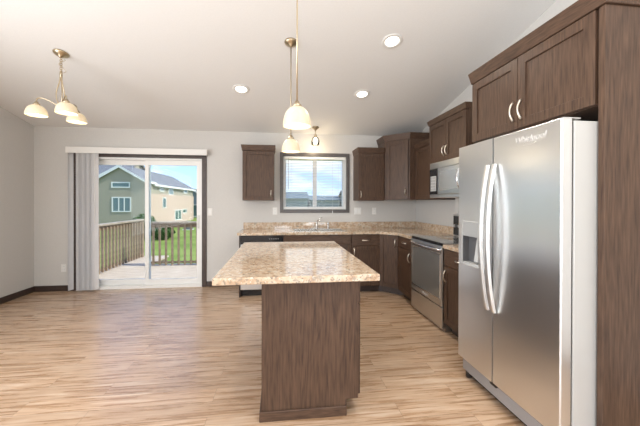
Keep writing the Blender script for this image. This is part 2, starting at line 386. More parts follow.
SID1 = noise_col(mat('olive_grey_siding', rough=.8), [(.3, (.33, .29, .215)), (.7, (.39, .35, .27))], 2, (1, 1, 25))
SID2 = noise_col(mat('beige_siding', rough=.8), [(.3, (.52, .38, .29)), (.7, (.60, .45, .35))], 2, (1, 1, 25))
SID3 = mat('blue_grey_siding', (.25, .29, .33), .8)
ROOF = noise_col(mat('grey_shingles', rough=.9), [(.3, (.13, .135, .145)), (.7, (.21, .215, .225))], 3, (1, 1, 6))
TRIMW = mat('white_exterior_trim', (.75, .74, .70), .6)
WING = mat('house_window_glass', (.10, .17, .17), .1, 0, .8)
def gable_house(t, x0, x1, y0, y1, zb, ze, zp, over, wallm, axis='y', band=None, bandz=None):
    bm = NB(); xm = (x0+x1)/2; ym = (y0+y1)/2
    if axis == 'y': loop = [(x0, zb), (x1, zb), (x1, ze), (xm, zp), (x0, ze)]; A = [(a, y0, b) for a, b in loop]; B = [(a, y1, b) for a, b in loop]
    else: loop = [(y0, zb), (y1, zb), (y1, ze), (ym, zp), (y0, ze)]; A = [(x0, a, b) for a, b in loop]; B = [(x1, a, b) for a, b in loop]
    va = [bm.verts.new(p) for p in A]; vb = [bm.verts.new(p) for p in B]; bm.faces.new(va); bm.faces.new(vb[::-1])
    for i in range(5): bm.faces.new((va[i], va[(i+1) % 5], vb[(i+1) % 5], vb[i]))
    obj('wall', bm, wallm, t)
    # roof: two slabs with overhang
    bm = NB(); th = .16
    hw = (x1-x0)/2 if axis == 'y' else (y1-y0)/2; sl = (zp-ze)/hw; e = hw+over
    prof = [(-e, zp-sl*e), (0, zp), (e, zp-sl*e), (e, zp-sl*e+th), (0, zp+th), (-e, zp-sl*e+th)]
    if axis == 'y': A = [(xm+a, y0-over, b+.01) for a, b in prof]; B = [(xm+a, y1+over, b+.01) for a, b in prof]
    else: A = [(x0-over, ym+a, b+.01) for a, b in prof]; B = [(x1+over, ym+a, b+.01) for a, b in prof]
    va = [bm.verts.new(p) for p in A]; vb = [bm.verts.new(p) for p in B]
    bm.faces.new(va[:2]+va[4:]) ; bm.faces.new(va[1:5]); bm.faces.new(vb[:2]+vb[4:]); bm.faces.new(vb[1:5])
    for i in range(6): bm.faces.new((va[i], va[(i+1) % 6], vb[(i+1) % 6], vb[i]))
    obj('roof', bm, ROOF, t)
    # rake fascia
    bm = NB()
    for yy in ((y0-over-.03, y0-over-.005),) if axis == 'y' else ():
        for sgn in (-1, 1):
            pts = [(0, zp-.08), (0, zp+th+.03), (sgn*e, zp-sl*e+th+.03), (sgn*e, zp-sl*e-.08)]
            a = [bm.verts.new((xm+p[0], yy[0], p[1])) for p in pts]; b = [bm.verts.new((xm+p[0], yy[1], p[1])) for p in pts]
            bm.faces.new(a); bm.faces.new(b[::-1])
            for i in range(4): bm.faces.new((a[i], a[(i+1) % 4], b[(i+1) % 4], b[i]))
        box(bm, x1+over, x1+over+.03, y0-over, y1+over, zp-sl*e-.05, zp-sl*e+th+.04)
    if len(bm.verts): obj('fascia', bm, TRIMW, t)
    else: bm.free()
def house_window(t, axis, pos, a0, a1, z0, z1, nm=1):
    """window on a wall whose outside faces -y (axis y) or +x (axis x)"""
    bm = NB(); f = .12
    def b(bm, u0, u1, q0, q1, d): 
        if axis == 'y': box(bm, u0, u1, pos-d, pos+.02, q0, q1)
        else: box(bm, pos-.02, pos+d, u0, u1, q0, q1)
    b(bm, a0-f, a1+f, z0-f, z0, .06); b(bm, a0-f, a1+f, z1, z1+f, .06); b(bm, a0-f, a0, z0, z1, .06); b(bm, a1, a1+f, z0, z1, .06)
    for k in range(1, nm):
        c = a0+(a1-a0)*k/nm; b(bm, c-.05, c+.05, z0, z1, .06)
    o = obj('window', bm, TRIMW, t); bm = NB(); b(bm, a0, a1, z0, z1, .02); obj('pane', bm, WING, o)
t = thing('neighbour_house', 'olive grey two-storey neighbour house with beige long side, seen through the patio door', 'house', (0, 0, GZ))
def Zg(z): return z - GZ
gable_house(t, -20.1, -14.9, 36, 38.4, 0, Zg(3.62), Zg(5.17), .25, SID1)
gable_house(t, -22.2, -14.95, 38.41, 55, 0, Zg(3.45), Zg(5.55), .35, SID1)
bm = NB(); box(bm, -14.9, -14.84, 36.02, 54.98, 0, Zg(2.3)); obj('lower_side_siding', bm, SID2, t, label='beige lower siding')
house_window(t, 'y', 36, -18.2, -16.45, Zg(.33), Zg(1.75), 3)
house_window(t, 'y', 36, -18.25, -16.55, Zg(3.0), Zg(3.4), 1)
for a0, a1, z0, z1 in ((40.3, 41.6, 2.75, 3.2), (43.4, 45.2, 2.4, 3.3), (49.8, 51.6, 2.8, 3.2)): house_window(t, 'x', -14.95, a0, a1, Zg(z0), Zg(z1), 1)
house_window(t, 'x', -14.84, 41.0, 42.0, Zg(.65), Zg(1.8), 1); house_window(t, 'x', -14.84, 45.6, 48.2, Zg(-1.2), Zg(.1), 2); house_window(t, 'x', -14.84, 49.0, 51.0, Zg(-.3), Zg(.15), 1)
t = thing('far_house', 'neighbour house whose grey roof shows behind the olive gable at far left', 'house', (0, 0, GZ), 0, 'distant houses')
gable_house(t, -34, -24, 48, 62, 0, Zg(4.2), Zg(8.2), .5, SID1, 'x')
t = thing('far_house', 'small blue grey house at the right end of the patio view', 'house', (0, 0, GZ), 0, 'distant houses')
gable_house(t, -21.5, -13.6, 62, 70, 0, Zg(2.0), Zg(3.9), .5, SID3, 'y')
house_window(t, 'y', 62, -17.0, -15.0, .3, 2.4, 1)
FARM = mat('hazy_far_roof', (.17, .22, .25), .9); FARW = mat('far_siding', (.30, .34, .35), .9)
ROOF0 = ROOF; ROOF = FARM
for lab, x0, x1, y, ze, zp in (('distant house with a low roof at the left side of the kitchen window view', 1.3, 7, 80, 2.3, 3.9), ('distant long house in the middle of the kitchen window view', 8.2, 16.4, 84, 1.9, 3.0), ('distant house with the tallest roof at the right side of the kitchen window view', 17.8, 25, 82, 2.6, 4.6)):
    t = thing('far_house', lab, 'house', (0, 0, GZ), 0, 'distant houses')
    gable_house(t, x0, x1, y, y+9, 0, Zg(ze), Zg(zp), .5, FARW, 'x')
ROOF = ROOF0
# trees / shrubs near the lawn
LEAF = noise_col(mat('foliage', rough=.9, spec=.1), [(.3, (.02, .045, .015)), (.7, (.07, .12, .035))], 3, detail=6)
def shrub(label, x, y, r, h, group='bushes beyond the lawn'):
    o = None; bm = NB()
    bmesh.ops.create_icosphere(bm, subdivisions=4, radius=1)
    for v in bm.verts:
        n = v.co.normalized(); k = 1 + .16*math.sin(9*n.x+3*n.z)*math.sin(8*n.y+5*n.z) + random.uniform(-.07, .07)
        v.co = Vector((n.x*r*k, n.y*r*k, h/2 + n.z*h/2*k))
    o = obj('bush', bm, LEAF); o.location = (x, y, GZ); tag(o, label, 'bush', group)
shrub('dark round bush on the lawn beside the left end of the deck end railing', -11.2, 27, .9, 2.0)
shrub('lower spreading bush beyond the railing, right of the dark round one', -9.4, 26, .8, 1.3)
bxo('sidewalk', (-30, 0, 44, 45.6, GZ, GZ+.03), mat('concrete', (.6, .58, .54), .8), kind='structure')
bm = NB(); 
# outdoor air conditioner
box(bm, -.4, .4, -.4, .4, .05, .9); t = thing('air_conditioner', 'grey outdoor air conditioner unit standing on the lawn by the far house', 'air conditioner', (-10.0, 35, GZ))
obj('housing', bm, mat('grey_metal_unit', (.18, .19, .2), .6, .3), t, .03)
bm = NB(); lathe(bm, [(.001, .93), (.3, .93), (.33, .9), (.33, .88)], seg=20); obj('fan_grille', bm, BLACK, t)
bm = NB(); box(bm, -.5, .5, -.5, .5, 0, .05); obj('pad', bm, TRIMW, t)

# ------------------------------------------------------------------ cabinets
def bow_handle(parent, x, z, length=.10, vertical=True, y=-.02, thick=.0072, reach=.03, bowx=0):
    bm = NB(); pts = []; rr = []
    for k in range(13):
        s = k/12; a = s*PI; q = (s-.5)*length; dy = -reach*math.sin(a)**.7 if 0 < s < 1 else 0
        pts.append((x, y+dy, z+q) if vertical else (x+q, y+dy, z)); rr.append(thick*(1.25 - .35*math.sin(a)))
    tube(bm, pts, rr, 10)
    return obj('handle', bm, NICKEL, parent, smooth=True)
def shaker(bm, x0, x1, z0, z1, y0=-.02, y1=0, fw=.057, rec=.009):
    """five-piece door: outer frame with a recessed centre panel"""
    box(bm, x0, x0+fw, y0, y1, z0, z1); box(bm, x1-fw, x1, y0, y1, z0, z1)
    box(bm, x0+fw, x1-fw, y0, y1, z1-fw, z1); box(bm, x0+fw, x1-fw, y0, y1, z0, z0+fw)
    box(bm, x0+fw, x1-fw, y0+rec, y1, z0+fw, z1-fw)
def door(t, x0, x1, z0, z1, hx=None, hz=None, hl=.10, name='door', fw=.057):
    bm = NB(); shaker(bm, x0, x1, z0, z1, fw=fw); o = obj(name, bm, WOODV, t, .0015)
    if hx is not None: bow_handle(o, hx, hz, hl)
    return o
def drawer(t, x0, x1, z0, z1, handle=True):
    o = bxo('drawer', (x0, x1, -.02, 0, z0, z1), WOODH, t, .002)
    if handle: bow_handle(o, (x0+x1)/2, (z0+z1)/2, .11, False)
    return o
def carcass(t, w, d, z0, z1, toe=.1, toed=.06, nm='body'):
    bm = NB(); box(bm, 0, w, .0006, d, z0, z1); o = obj(nm, bm, WOODV, t, .001)
    return o
def toe(t, w, d): bxo('toe_kick', (0, w, .07, d, 0, .0995), DARKTRIM, t)
def crown(t, w, d, z, h=.085, a=.022, b=.026, lo=.006, left=True, right=True):
    bm = NB(); l0, l1 = (lo, a) if left else (0, 0); r0, r1 = (lo, a) if right else (0, 0)
    p0 = [(-l0-.0, -.02-lo), (w+r0, -.02-lo), (w+r0, d), (-l0, d)]; p1 = [(-l1, -.02-b), (w+r1, -.02-b), (w+r1, d), (-l1, d)]
    prism(bm, p0, p1, z, z+h); return obj('crown', bm, WOODH, t, .003)
G = .002
# upper, left of window
t = thing('wall_cabinet', 'dark wood wall cabinet hanging alone left of the kitchen window', 'cabinet', (-.563, D-.33, 1.372), 0, 'dark wood wall cabinets')
carcass(t, .47, .33, 0, .75); door(t, G, .47-G, .003, .747, .425, .10); crown(t, .47, .33, .75)
# upper, right of window
t = thing('wall_cabinet', 'dark wood wall cabinet right beside the kitchen window, with a pale side', 'cabinet', (1.222, D-.33, 1.372), 0, 'dark wood wall cabinets')
carcass(t, .42, .33, 0, .75); door(t, G, .42-G, .003, .747, .035, .10); crown(t, .42, .33, .75, right=False)
# diagonal corner upper
A = Vector((1.65, 4.70)); B = Vector((1.94, 4.41))
t = thing('corner_wall_cabinet', 'taller diagonal wall cabinet filling the kitchen corner', 'cabinet', (0, 0, 1.385), 0, 'dark wood wall cabinets')
poly = [(A.x, A.y), (B.x, B.y), (XR-.002, B.y), (XR-.002, D-.002), (A.x, D-.002)]
bm = NB(); prism(bm, poly, poly, 0, .925); obj('body', bm, WOODV, t, .001)
o_ = .03; s2_ = o_*.4142
pl = lambda o: [(A.x-o, A.y-o*.4142), (B.x-o*.4142, B.y-o), (XR-.002, B.y-o), (XR-.002, D-.002), (A.x-o, D-.002)]
bm = NB(); prism(bm, pl(.008), pl(.034), .925, 1.015); obj('crown', bm, WOODH, t, .003)
Lf = (B-A).length
fd = bpy.data.objects.new('door', None)
bm = NB(); shaker(bm, .035, Lf-.02, .012, .91, -.0205, -.0005, fw=.06); Md = Matrix.Translation((A.x, A.y, 0)) @ Matrix.Rotation(-PI/4, 4, 'Z'); bm.transform(Md)
dd = obj('door', bm, WOODV, t, .0015); h = bow_handle(dd, Lf-.055, .12); h.data.transform(Md); bpy.data.objects.remove(fd)
# upper between the corner and the microwave: shallower
XF = 2.04
t = thing('narrow_wall_cabinet', 'narrow wall cabinet between the corner cabinet and the microwave', 'cabinet', (XF, 4.408, 1.385), -PI/2, 'dark wood wall cabinets')
carcass(t, .566, XR-XF-.002, 0, .755); door(t, .01, .563, .003, .75); crown(t, .566, XR-XF-.002, .755, h=.07, left=False, right=False)
# over the range
XM = 1.955
t = thing('wall_cabinet', 'two-door dark wood cabinet above the microwave', 'cabinet', (XM+.02, 3.84, 1.85), -PI/2, 'dark wood wall cabinets')
carcass(t, .81, XR-XM-.022, 0, .495)
door(t, .004, .403, .003, .492, .372, .12, .12); door(t, .407, .806, .003, .492, .438, .12, .12); crown(t, .81, XR-XM-.022, .495, h=.065)
# over the fridge
XC = 1.62
t = thing('wall_cabinet', 'deep two-door wood cabinet above the refrigerator', 'cabinet', (XC, 2.40, 1.848), -PI/2, 'dark wood wall cabinets')
carcass(t, 1.026, XR-XC-.002, 0, .49); door(t, .003, .495, .003, .487, .462, .125, .13, fw=.062); door(t, .499, 1.012, .003, .487, .532, .125, .13, fw=.062)
o = bpy.context
bm = NB(); prism(bm, [(-.006, -.026), (1.072, -.026), (1.072, XR-XC-.002), (-.006, XR-XC-.002)], [(-.022, -.045), (1.09, -.045), (1.09, XR-XC-.002), (-.022, XR-XC-.002)], .49, .58)
obj('crown', bm, WOODH, t, .003)
t = thing('fridge_side_panel', 'tall wood end panel on the near side of the refrigerator', 'panel', (XC-.018, 1.372, 0), -PI/2)
carcass(t, .032, XR-XC+.016, 0, 2.335)
# base cabinets, back run
YB = 4.43; BD = D-YB-.002; BH = .874
t = thing('end_panel', 'dark end panel closing the counter run beside the dishwasher', 'panel', (-.575, YB, 0), 0)
bxo('body', (0, .018, -.02, BD, 0, BH), DARKTRIM, t, .001)
# dishwasher
t = thing('dishwasher', 'dishwasher with black control panel and steel door under the counter left end', 'dishwasher', (-.555, YB, 0), 0)
bxo('tub', (.002, .598, .0, BD, .1, BH-.004), BLACK, t); bxo('door', (.004, .596, -.025, -.001, .105, .745), STEEL2, t, .004)
cp = bxo('control_panel', (.004, .596, -.03, -.001, .75, BH-.006), BLACK, t, .004)
bxo('pocket_handle', (.15, .45, -.034, -.0305, .765, .785), DKIN, cp, .001)
bm = NB()
for k in range(5): box(bm, .40+k*.03, .415+k*.03, -.0315, -.0303, .82, .826)
obj('button_marks', bm, STEELSIDE, cp)
bxo('toe_kick', (.002, .598, .05, .1, 0, .098), BLACK, t)
# sink base
t = thing('sink_cabinet', 'dark wood base cabinet with two doors below the sink', 'cabinet', (.047, YB, 0), 0, 'dark wood base cabinets')
bm = NB(); w_ = .996
box(bm, 0, .018, .0006, BD, .1, BH); box(bm, w_-.018, w_, .0006, BD, .1, BH); box(bm, .018, w_-.018, .0006, BD, .1, .118); box(bm, .018, w_-.018, BD-.012, BD, .118, BH); box(bm, .018, w_-.018, .0006, .02, .118, BH)
obj('body', bm, WOODV, t); toe(t, .996, BD)
bxo('false_drawer_front', (.004, .992, -.02, 0, .735, BH-.008), WOODH, t, .002)
door(t, .004, .497, .108, .728, .46, .66); door(t, .501, .992, .108, .728, .535, .66)
t = thing('base_cabinet', 'dark wood base cabinet with one drawer, right of the sink cabinet', 'cabinet', (1.045, YB, 0), 0, 'dark wood base cabinets')
carcass(t, .438, BD, .1, BH); toe(t, .438, BD)
drawer(t, .004, .434, .705, BH-.008); door(t, .004, .434, .108, .698, .04, .62)
# diagonal corner base
A = Vector((1.485, YB)); B = Vector((1.695, 4.22)); XB = 1.695; BDX = XR-XB-.002
t = thing('corner_base_cabinet', 'diagonal corner base cabinet with a tall single door', 'cabinet', (0, 0, 0), 0, 'dark wood base cabinets')
poly = [(A.x, A.y), (B.x, B.y), (XR-.002, B.y), (XR-.002, D-.002), (A.x, D-.002)]
bm = NB(); prism(bm, poly, poly, .1, BH); obj('body', bm, WOODV, t, .001)
q = .05; poly2 = [(A.x+.001, A.y+.09), (A.x+q, A.y+q), (B.x+q, B.y+q), (B.x+.09, B.y+.001), (XR-.002, B.y+.001), (XR-.002, D-.002), (A.x+.001, D-.002)]
bm = NB(); prism(bm, poly2, poly2, 0, .0995); obj('toe_kick', bm, DARKTRIM, t)
Lf = (B-A).length; Md = Matrix.Translation((A.x, A.y, 0)) @ Matrix.Rotation(-PI/4, 4, 'Z')
bm = NB(); shaker(bm, .006, Lf-.006, .108, BH-.008, -.0205, -.0005, fw=.058); bm.transform(Md)
dd = obj('door', bm, WOODV, t, .0015); h = bow_handle(dd, Lf-.04, .76, .12); h.data.transform(Md)
# narrow base left of range
t = thing('base_cabinet', 'narrow dark base cabinet with drawer between corner and range', 'cabinet', (XB, 4.2185, 0), -PI/2, 'dark wood base cabinets')
wn_ = 4.218-3.752
carcass(t, wn_, BDX, .1, BH); toe(t, wn_, BDX); drawer(t, .024, wn_-.004, .725, BH-.008); door(t, .024, wn_-.004, .108, .718, wn_-.05, .62, .12)
# base between the range and the refrigerator
t = thing('base_cabinet', 'brown base cabinet with drawer between range and refrigerator', 'cabinet', (XB, 2.968, 0), -PI/2, 'dark wood base cabinets')
wn_ = 2.968-2.42
carcass(t, wn_, BDX, .1, BH); toe(t, wn_, BDX); drawer(t, .004, wn_-.004, .705, BH-.008); door(t, .004, wn_-.004, .108, .698, .04, .60, .12)

# ------------------------------------------------------------------ countertops
t = thing('countertop', 'long beige speckled L-shaped countertop with backsplash along back and right walls', 'countertop', (0, 0, BH+.0012))
YC, XCn, th = YB-.04, XB-.03, .038
SKX0, SKX1, SKY0, SKY1 = .19, .98, 4.50, 4.90
bm = NB()
def slab(pts): prism(bm, pts, pts, 0, th)
x0c = -.60
box(bm, x0c, SKX0, YC, D-.002, 0, th); box(bm, SKX0, SKX1, YC, SKY0, 0, th); box(bm, SKX0, SKX1, SKY1, D-.002, 0, th)
slab([(SKX1, YC), (1.47, YC), (XCn, 4.195), (XCn, 3.745), (XR-.002, 3.745), (XR-.002, D-.002), (SKX1, D-.002)])
ct = obj('slab', bm, STONE, t, 0)
bm = NB(); box(bm, x0c+.015, XR-.002, D-.022, D-.002, th, th+.105); box(bm, XR-.022, XR-.002, 3.78, D-.022, th, th+.105)
obj('backsplash', bm, STONE, t, .002)
t = thing('countertop', 'short beige speckled countertop piece between range and refrigerator', 'countertop', (0, 0, BH+.0012))
bxo('slab', (XCn, XR-.002, 2.42, 2.973, 0, th), STONE, t, .004); bxo('backsplash', (XR-.022, XR-.002, 2.42, 2.93, th, th+.105), STONE, t, .002)
CT = BH+.0012+th
# sink
SINKM = mat('brushed_sink', (.72, .70, .66), .25, 1)
t = thing('sink', 'double bowl drop-in kitchen sink set in the back counter', 'sink', (0, 0, CT))
bm = NB(); r = .022; my = (SKX0+SKX1)/2
bx = [(SKX0-r, SKX1+r, SKY0-r, SKY0+.012), (SKX0-r, SKX1+r, SKY1-.012, SKY1+r+.03), (SKX0-r, SKX0+.012, SKY0, SKY1), (SKX1-.012, SKX1+r, SKY0, SKY1), (my-.015, my+.015, SKY0, SKY1)]
for a in bx: box(bm, *a, .0006, .006)
obj('rim', bm, SINKM, t, .002)
for a, b in ((SKX0+.012, my-.015), (my+.015, SKX1-.012)):
    bm = NB(); w_ = .004; y0, y1 = SKY0+.012, SKY1-.012
    box(bm, a, a+w_, y0, y1, -.16, .0); box(bm, b-w_, b, y0, y1, -.16, .0); box(bm, a, b, y0, y0+w_, -.16, 0); box(bm, a, b, y1-w_, y1, -.16, 0); box(bm, a, b, y0, y1, -.165, -.16)
    bo = obj('bowl', bm, SINKM, t); bm = NB(); lathe(bm, [(.001, .001), (.035, .001), (.04, 0)], ((a+b)/2, (y0+y1)/2, -.159), 20); obj('drain', bm, CHROME, bo)
# faucet
fx, fy = .59, SKY1+.028
t = thing('faucet', 'chrome single lever kitchen faucet behind the sink', 'faucet', (fx, fy, CT+.0066))
bm = NB(); lathe(bm, [(.001, 0), (.03, 0), (.03, .012), (.022, .02), (.019, .09), (.017, .11), (.001, .115)], seg=24); obj('body', bm, CHROME, t, smooth=True)
bm = NB(); pts = [(0, 0, .07)]+[(.02*k/10, -.19*k/10, .07+.085*math.sin(k/10*PI*.62)) for k in range(1, 11)]+[(.02, -.195, .125)]
tube(bm, pts, [.012]*11+[.011], 12); obj('spout', bm, CHROME, t, smooth=True)
bm = NB(); tube(bm, [(0, 0, .11), (.01, -.005, .135), (.05, -.02, .165), (.085, -.03, .185)], [.012, .009, .007, .008], 10); obj('lever', bm, CHROME, t, smooth=True)
bm = NB(); box(bm, -.11, .11, -.024, .024, .0, .007); obj('base_plate', bm, CHROME, t, .003)
t = thing('side_sprayer', 'small chrome side sprayer standing right of the faucet', 'sprayer', (fx+.19, fy+.005, CT+.0066))
bm = NB(); lathe(bm, [(.001, 0), (.024, 0), (.024, .008), (.014, .016), (.012, .05), (.018, .075), (.016, .1), (.001, .105)], seg=20); obj('nozzle', bm, CHROME, t, smooth=True)

# ------------------------------------------------------------------ range
RY0, RY1 = 2.978, 3.738; RW = RY1-RY0; RX = 1.69
t = thing('range', 'stainless steel electric range with glass cooktop between the base cabinets', 'stove', (RX, RY1, 0), -PI/2)
dp = XR-RX-.012
bxo('body', (.004, RW-.004, .01, dp, .0, .895), STEEL2, t, .002)
o = bxo('cooktop', (0, RW, -.012, dp-.09, .8965, .922), COOKTOP, t, .004)
bm = NB()
for cx_, cy_, rr in ((.2, .15, .1), (.56, .15, .085), (.2, .4, .08), (.56, .4, .1)):
    for q in (rr, rr*.6): tube(bm, [(cx_+q*math.cos(a), cy_+q*math.sin(a), .9224) for a in [2*PI*k/28 for k in range(28)]], .0008, 4, True)
obj('burner_rings', bm, STEELSIDE, o)
bxo('front_edge', (.0, RW, -.016, -.0125, .893, .922), BLACK, o)
od = bxo('oven_door', (.004, RW-.004, -.028, .009, .262, .888), STEEL2, t, .006)
bxo('oven_window', (.045, RW-.045, -.0305, -.0285, .335, .80), OVENGLASS, od, .001)
bm = NB()
for z0, z1 in ((.33, .337), (.80, .807)): box(bm, .04, RW-.04, -.0325, -.0282, z0, z1)
for a, b in ((.04, .047), (RW-.047, RW-.04)): box(bm, a, b, -.0325, -.0282, .33, .807)
obj('window_trim', bm, CHROME, od)
bm = NB(); pts = [(.03+ (RW-.06)*k/12, -.045-.028*math.sin(PI*k/12), .853) for k in range(13)]; tube(bm, [(.03, -.028, .853)]+pts+[(RW-.03, -.028, .853)], .0125, 12)
obj('handle', bm, CHROME, od, smooth=True)
WLOGO = mat('logo_silver', (.85, .85, .85), .3, .6)
text_mesh('logo', 'Whirlpool', .034, mat('logo_grey', (.62, .62, .62), .3), od, Matrix.Translation((RW/2, -.0288, .295)) @ Matrix.Rotation(PI/2, 4, 'X'))
bxo('drawer', (.004, RW-.004, -.024, .009, .035, .252), STEEL2, t, .005)
bp = bxo('backguard', (.0, RW, dp-.085, dp, .897, 1.195), STEEL2, t, .012)
pnl = bxo('control_panel', (.02, RW-.02, dp-.090, dp-.0855, .93, 1.175), BLACK, bp, .003)
bxo('clock_display', (RW/2-.07, RW/2+.07, dp-.092, dp-.0905, 1.05, 1.11), MWGLASS, pnl)
for k, xx in enumerate((.08, .17, RW-.17, RW-.08)):
    bm = NB(); Mx = Matrix.Rotation(PI/2, 3, 'X'); lathe(bm, [(.001, .022), (.018, .022), (.022, .0), (.001, 0)], (xx, dp-.0905, 1.05), 20, Mx); obj('knob', bm, STEEL2, pnl, smooth=False)

# ------------------------------------------------------------------ microwave
MX = 1.94; MW = .76
t = thing('microwave', 'stainless over-the-range microwave mounted under the two-door cabinet', 'microwave', (MX, 3.79, 1.405), -PI/2)
md = XR-MX-.004; MZ = .443
bm = NB(); prism(bm, [(0, .05), (MW, .05), (MW, md), (0, md)], [(0, .02), (MW, .02), (MW, md), (0, md)], 0, .03); box(bm, 0, MW, .02, md, .03, MZ); obj('case', bm, STEEL2, t)
bxo('vent_grille', (0, MW, .0, .0195, MZ-.075, MZ), STEEL2, t, .004)
dm = bxo('door', (.205, MW, -.004, .0195, .045, MZ-.078), STEEL2, t, .005)
bxo('door_window', (.245, MW-.12, -.006, -.0042, .095, MZ-.125), MWGLASS, dm, .001)
bm = NB(); pts = [(MW-.05, -.012-.045*math.sin(PI*k/12)**.8 if 0 < k < 12 else -.004, .075+.26*k/12) for k in range(13)]; tube(bm, pts, .009, 10); obj('handle', bm, CHROME, dm, smooth=True)
cp = bxo('control_panel', (0, .20, -.003, .0195, .045, MZ-.078), BLACK, t, .004)
bxo('keypad', (.03, .17, -.0045, -.0032, .085, .275), STEELSIDE, cp, .001)
bm = NB()
for i in range(3):
    for j in range(5): box(bm, .04+i*.042, .072+i*.042, -.0055, -.0047, .093+j*.036, .12+j*.036)
obj('key', bm, mat('key_grey', (.30, .30, .30), .4), cp)
bxo('lower_lip', (0, MW, -.002, .0195, .0, .043), STEEL2, t, .008)

# ------------------------------------------------------------------ refrigerator
FX, FY0, FY1 = 1.401, 1.385, 2.285; FYS = 1.876
FY0 = 1.362; FW = FY1-FY0
FY1 = 2.262; FW = .886
t = thing('refrigerator', 'stainless side-by-side refrigerator with water dispenser in the left door', 'refrigerator', (FX, FY1, 0), -PI/2)
S = FY1-FYS; dt = .062
bxo('cabinet_body', (.012, FW-.004, dt+.012, XR-FX-.04, .035, 1.765), STEELSIDE, t, .006, label='grey painted side')
dl = None
DZ0, DZ1_, = .15, 1.775
# left door with dispenser recess: frame of boxes
dx0, dx1, dz0, dz1 = .055, S-.085, .885, 1.20
bm = NB(); box(bm, 0, dx0, 0, dt, DZ0, DZ1_); box(bm, dx1, S-.003, 0, dt, DZ0, DZ1_); box(bm, dx0, dx1, 0, dt, DZ0, dz0); box(bm, dx0, dx1, 0, dt, dz1, DZ1_); box(bm, dx0, dx1, dt-.006, dt, dz0, dz1)
bmesh.ops.remove_doubles(bm, verts=bm.verts[:], dist=1e-5)
dl = obj('door', bm, STEEL, t)
bm = NB(); f = .008
box(bm, dx0-f, dx1+f, -.006, -.0006, dz1, dz1+f); box(bm, dx0-f, dx1+f, -.006, -.0006, dz0-f, dz0); box(bm, dx0-f, dx0, -.006, -.0006, dz0, dz1); box(bm, dx1, dx1+f, -.006, -.0006, dz0, dz1)
dsp = obj('dispenser_frame', bm, STEELSIDE, dl, .002)
bxo('dispenser_panel', (dx0+.001, dx1-.001, -.003, .05, 1.095, dz1-.001), mat('dispenser_grey', (.42, .43, .43), .3, .4), dsp, .002)
bm = NB(); box(bm, dx0+.001, dx1-.001, .046, .0555, dz0+.001, 1.094); box(bm, dx0+.001, dx0+.006, 0, .046, dz0+.001, 1.094); box(bm, dx1-.006, dx1-.001, 0, .046, dz0+.001, 1.094); obj('dispenser_cavity', bm, mat('dispenser_dark', (.10, .10, .105), .4), dsp)
bxo('dispenser_tray', (dx0+.007, dx1-.007, -.002, .045, dz0+.001, dz0+.014), STEELSIDE, dsp, .001)
bm = NB(); prism(bm, [(dx0+.12, .01), (dx0+.165, .01), (dx0+.165, .02), (dx0+.12, .02)], [(dx0+.12, .035), (dx0+.165, .035), (dx0+.165, .045), (dx0+.12, .045)], dz0+.03, 1.09); obj('dispenser_paddle', bm, STEELSIDE, dsp)
bm = NB(); box(bm, S+.003, FW, 0, dt, DZ0, DZ1_); drr = obj('door', bm, STEEL, t, .006)
HM = mat('satin_handle', (.74, .74, .73), .36, .9)
for par, xx, lean in ((dl, S-.032, -1), (drr, S+.034, 1)):
    bm = NB(); pts = []; 
    za, zb = .625, 1.60
    n = 22
    prev = None
    for k in range(n+1):
        s_ = k/n; z = za+(zb-za)*s_; y = -.012-.052*(math.sin(PI*s_)**.75 if 0 < s_ < 1 else 0)
        a = [bm.verts.new(p) for p in ((xx-.014, y-.012, z), (xx+.014, y-.012, z), (xx+.014, y+.010, z), (xx-.014, y+.010, z))]
        if prev:
            for i in range(4): bm.faces.new((prev[i], prev[(i+1) % 4], a[(i+1) % 4], a[i]))
        else: bm.faces.new(a[::-1])
        prev = a
    bm.faces.new(prev)
    obj('handle', bm, HM, par, .006, smooth=False)
bxo('door_gasket', (.01, FW-.01, dt, dt+.0115, .16, 1.76), BLACK, t)
bxo('kick_grille', (.03, FW-.01, .02, .055, .055, .135), mat('grille_grey', (.33, .33, .34), .4, .5), t, .003)
bxo('base_rail', (.02, FW-.004, .062, .30, .012, .054), BLACK, t)
bm = NB(); tube(bm, [(.06, .05, .0), (.06, .05, .05)], .022, 16); obj('foot', bm, BLACK, t)
bm = NB(); tube(bm, [(FW-.06, .05, .0), (FW-.06, .05, .05)], .022, 16); obj('foot', bm, BLACK, t)
for a, b in ((.0, .11), (FW-.11, FW)): bxo('hinge_cover', (a+.01, b-.01, .02, .12, 1.7755, 1.782), STEELSIDE, t, .004)
for a in (S-.03, ): bxo('centre_hinge', (a, a+.06, .005, .06, .128, .149), BLACK, t, .002)
text_mesh('logo', 'Whirlpool', .052, WLOGO, drr, Matrix.Translation((S+.30, -.0012, 1.712)) @ Matrix.Rotation(PI/2, 4, 'X'), .15)
bm = NB(); tube(bm, [(S+.30+.045*math.cos(a), -.001, 1.684+.009*math.sin(a)) for a in [2*PI*k/24 for k in range(24)]], .0012, 5, True); obj('logo_swoosh', bm, WLOGO, drr)

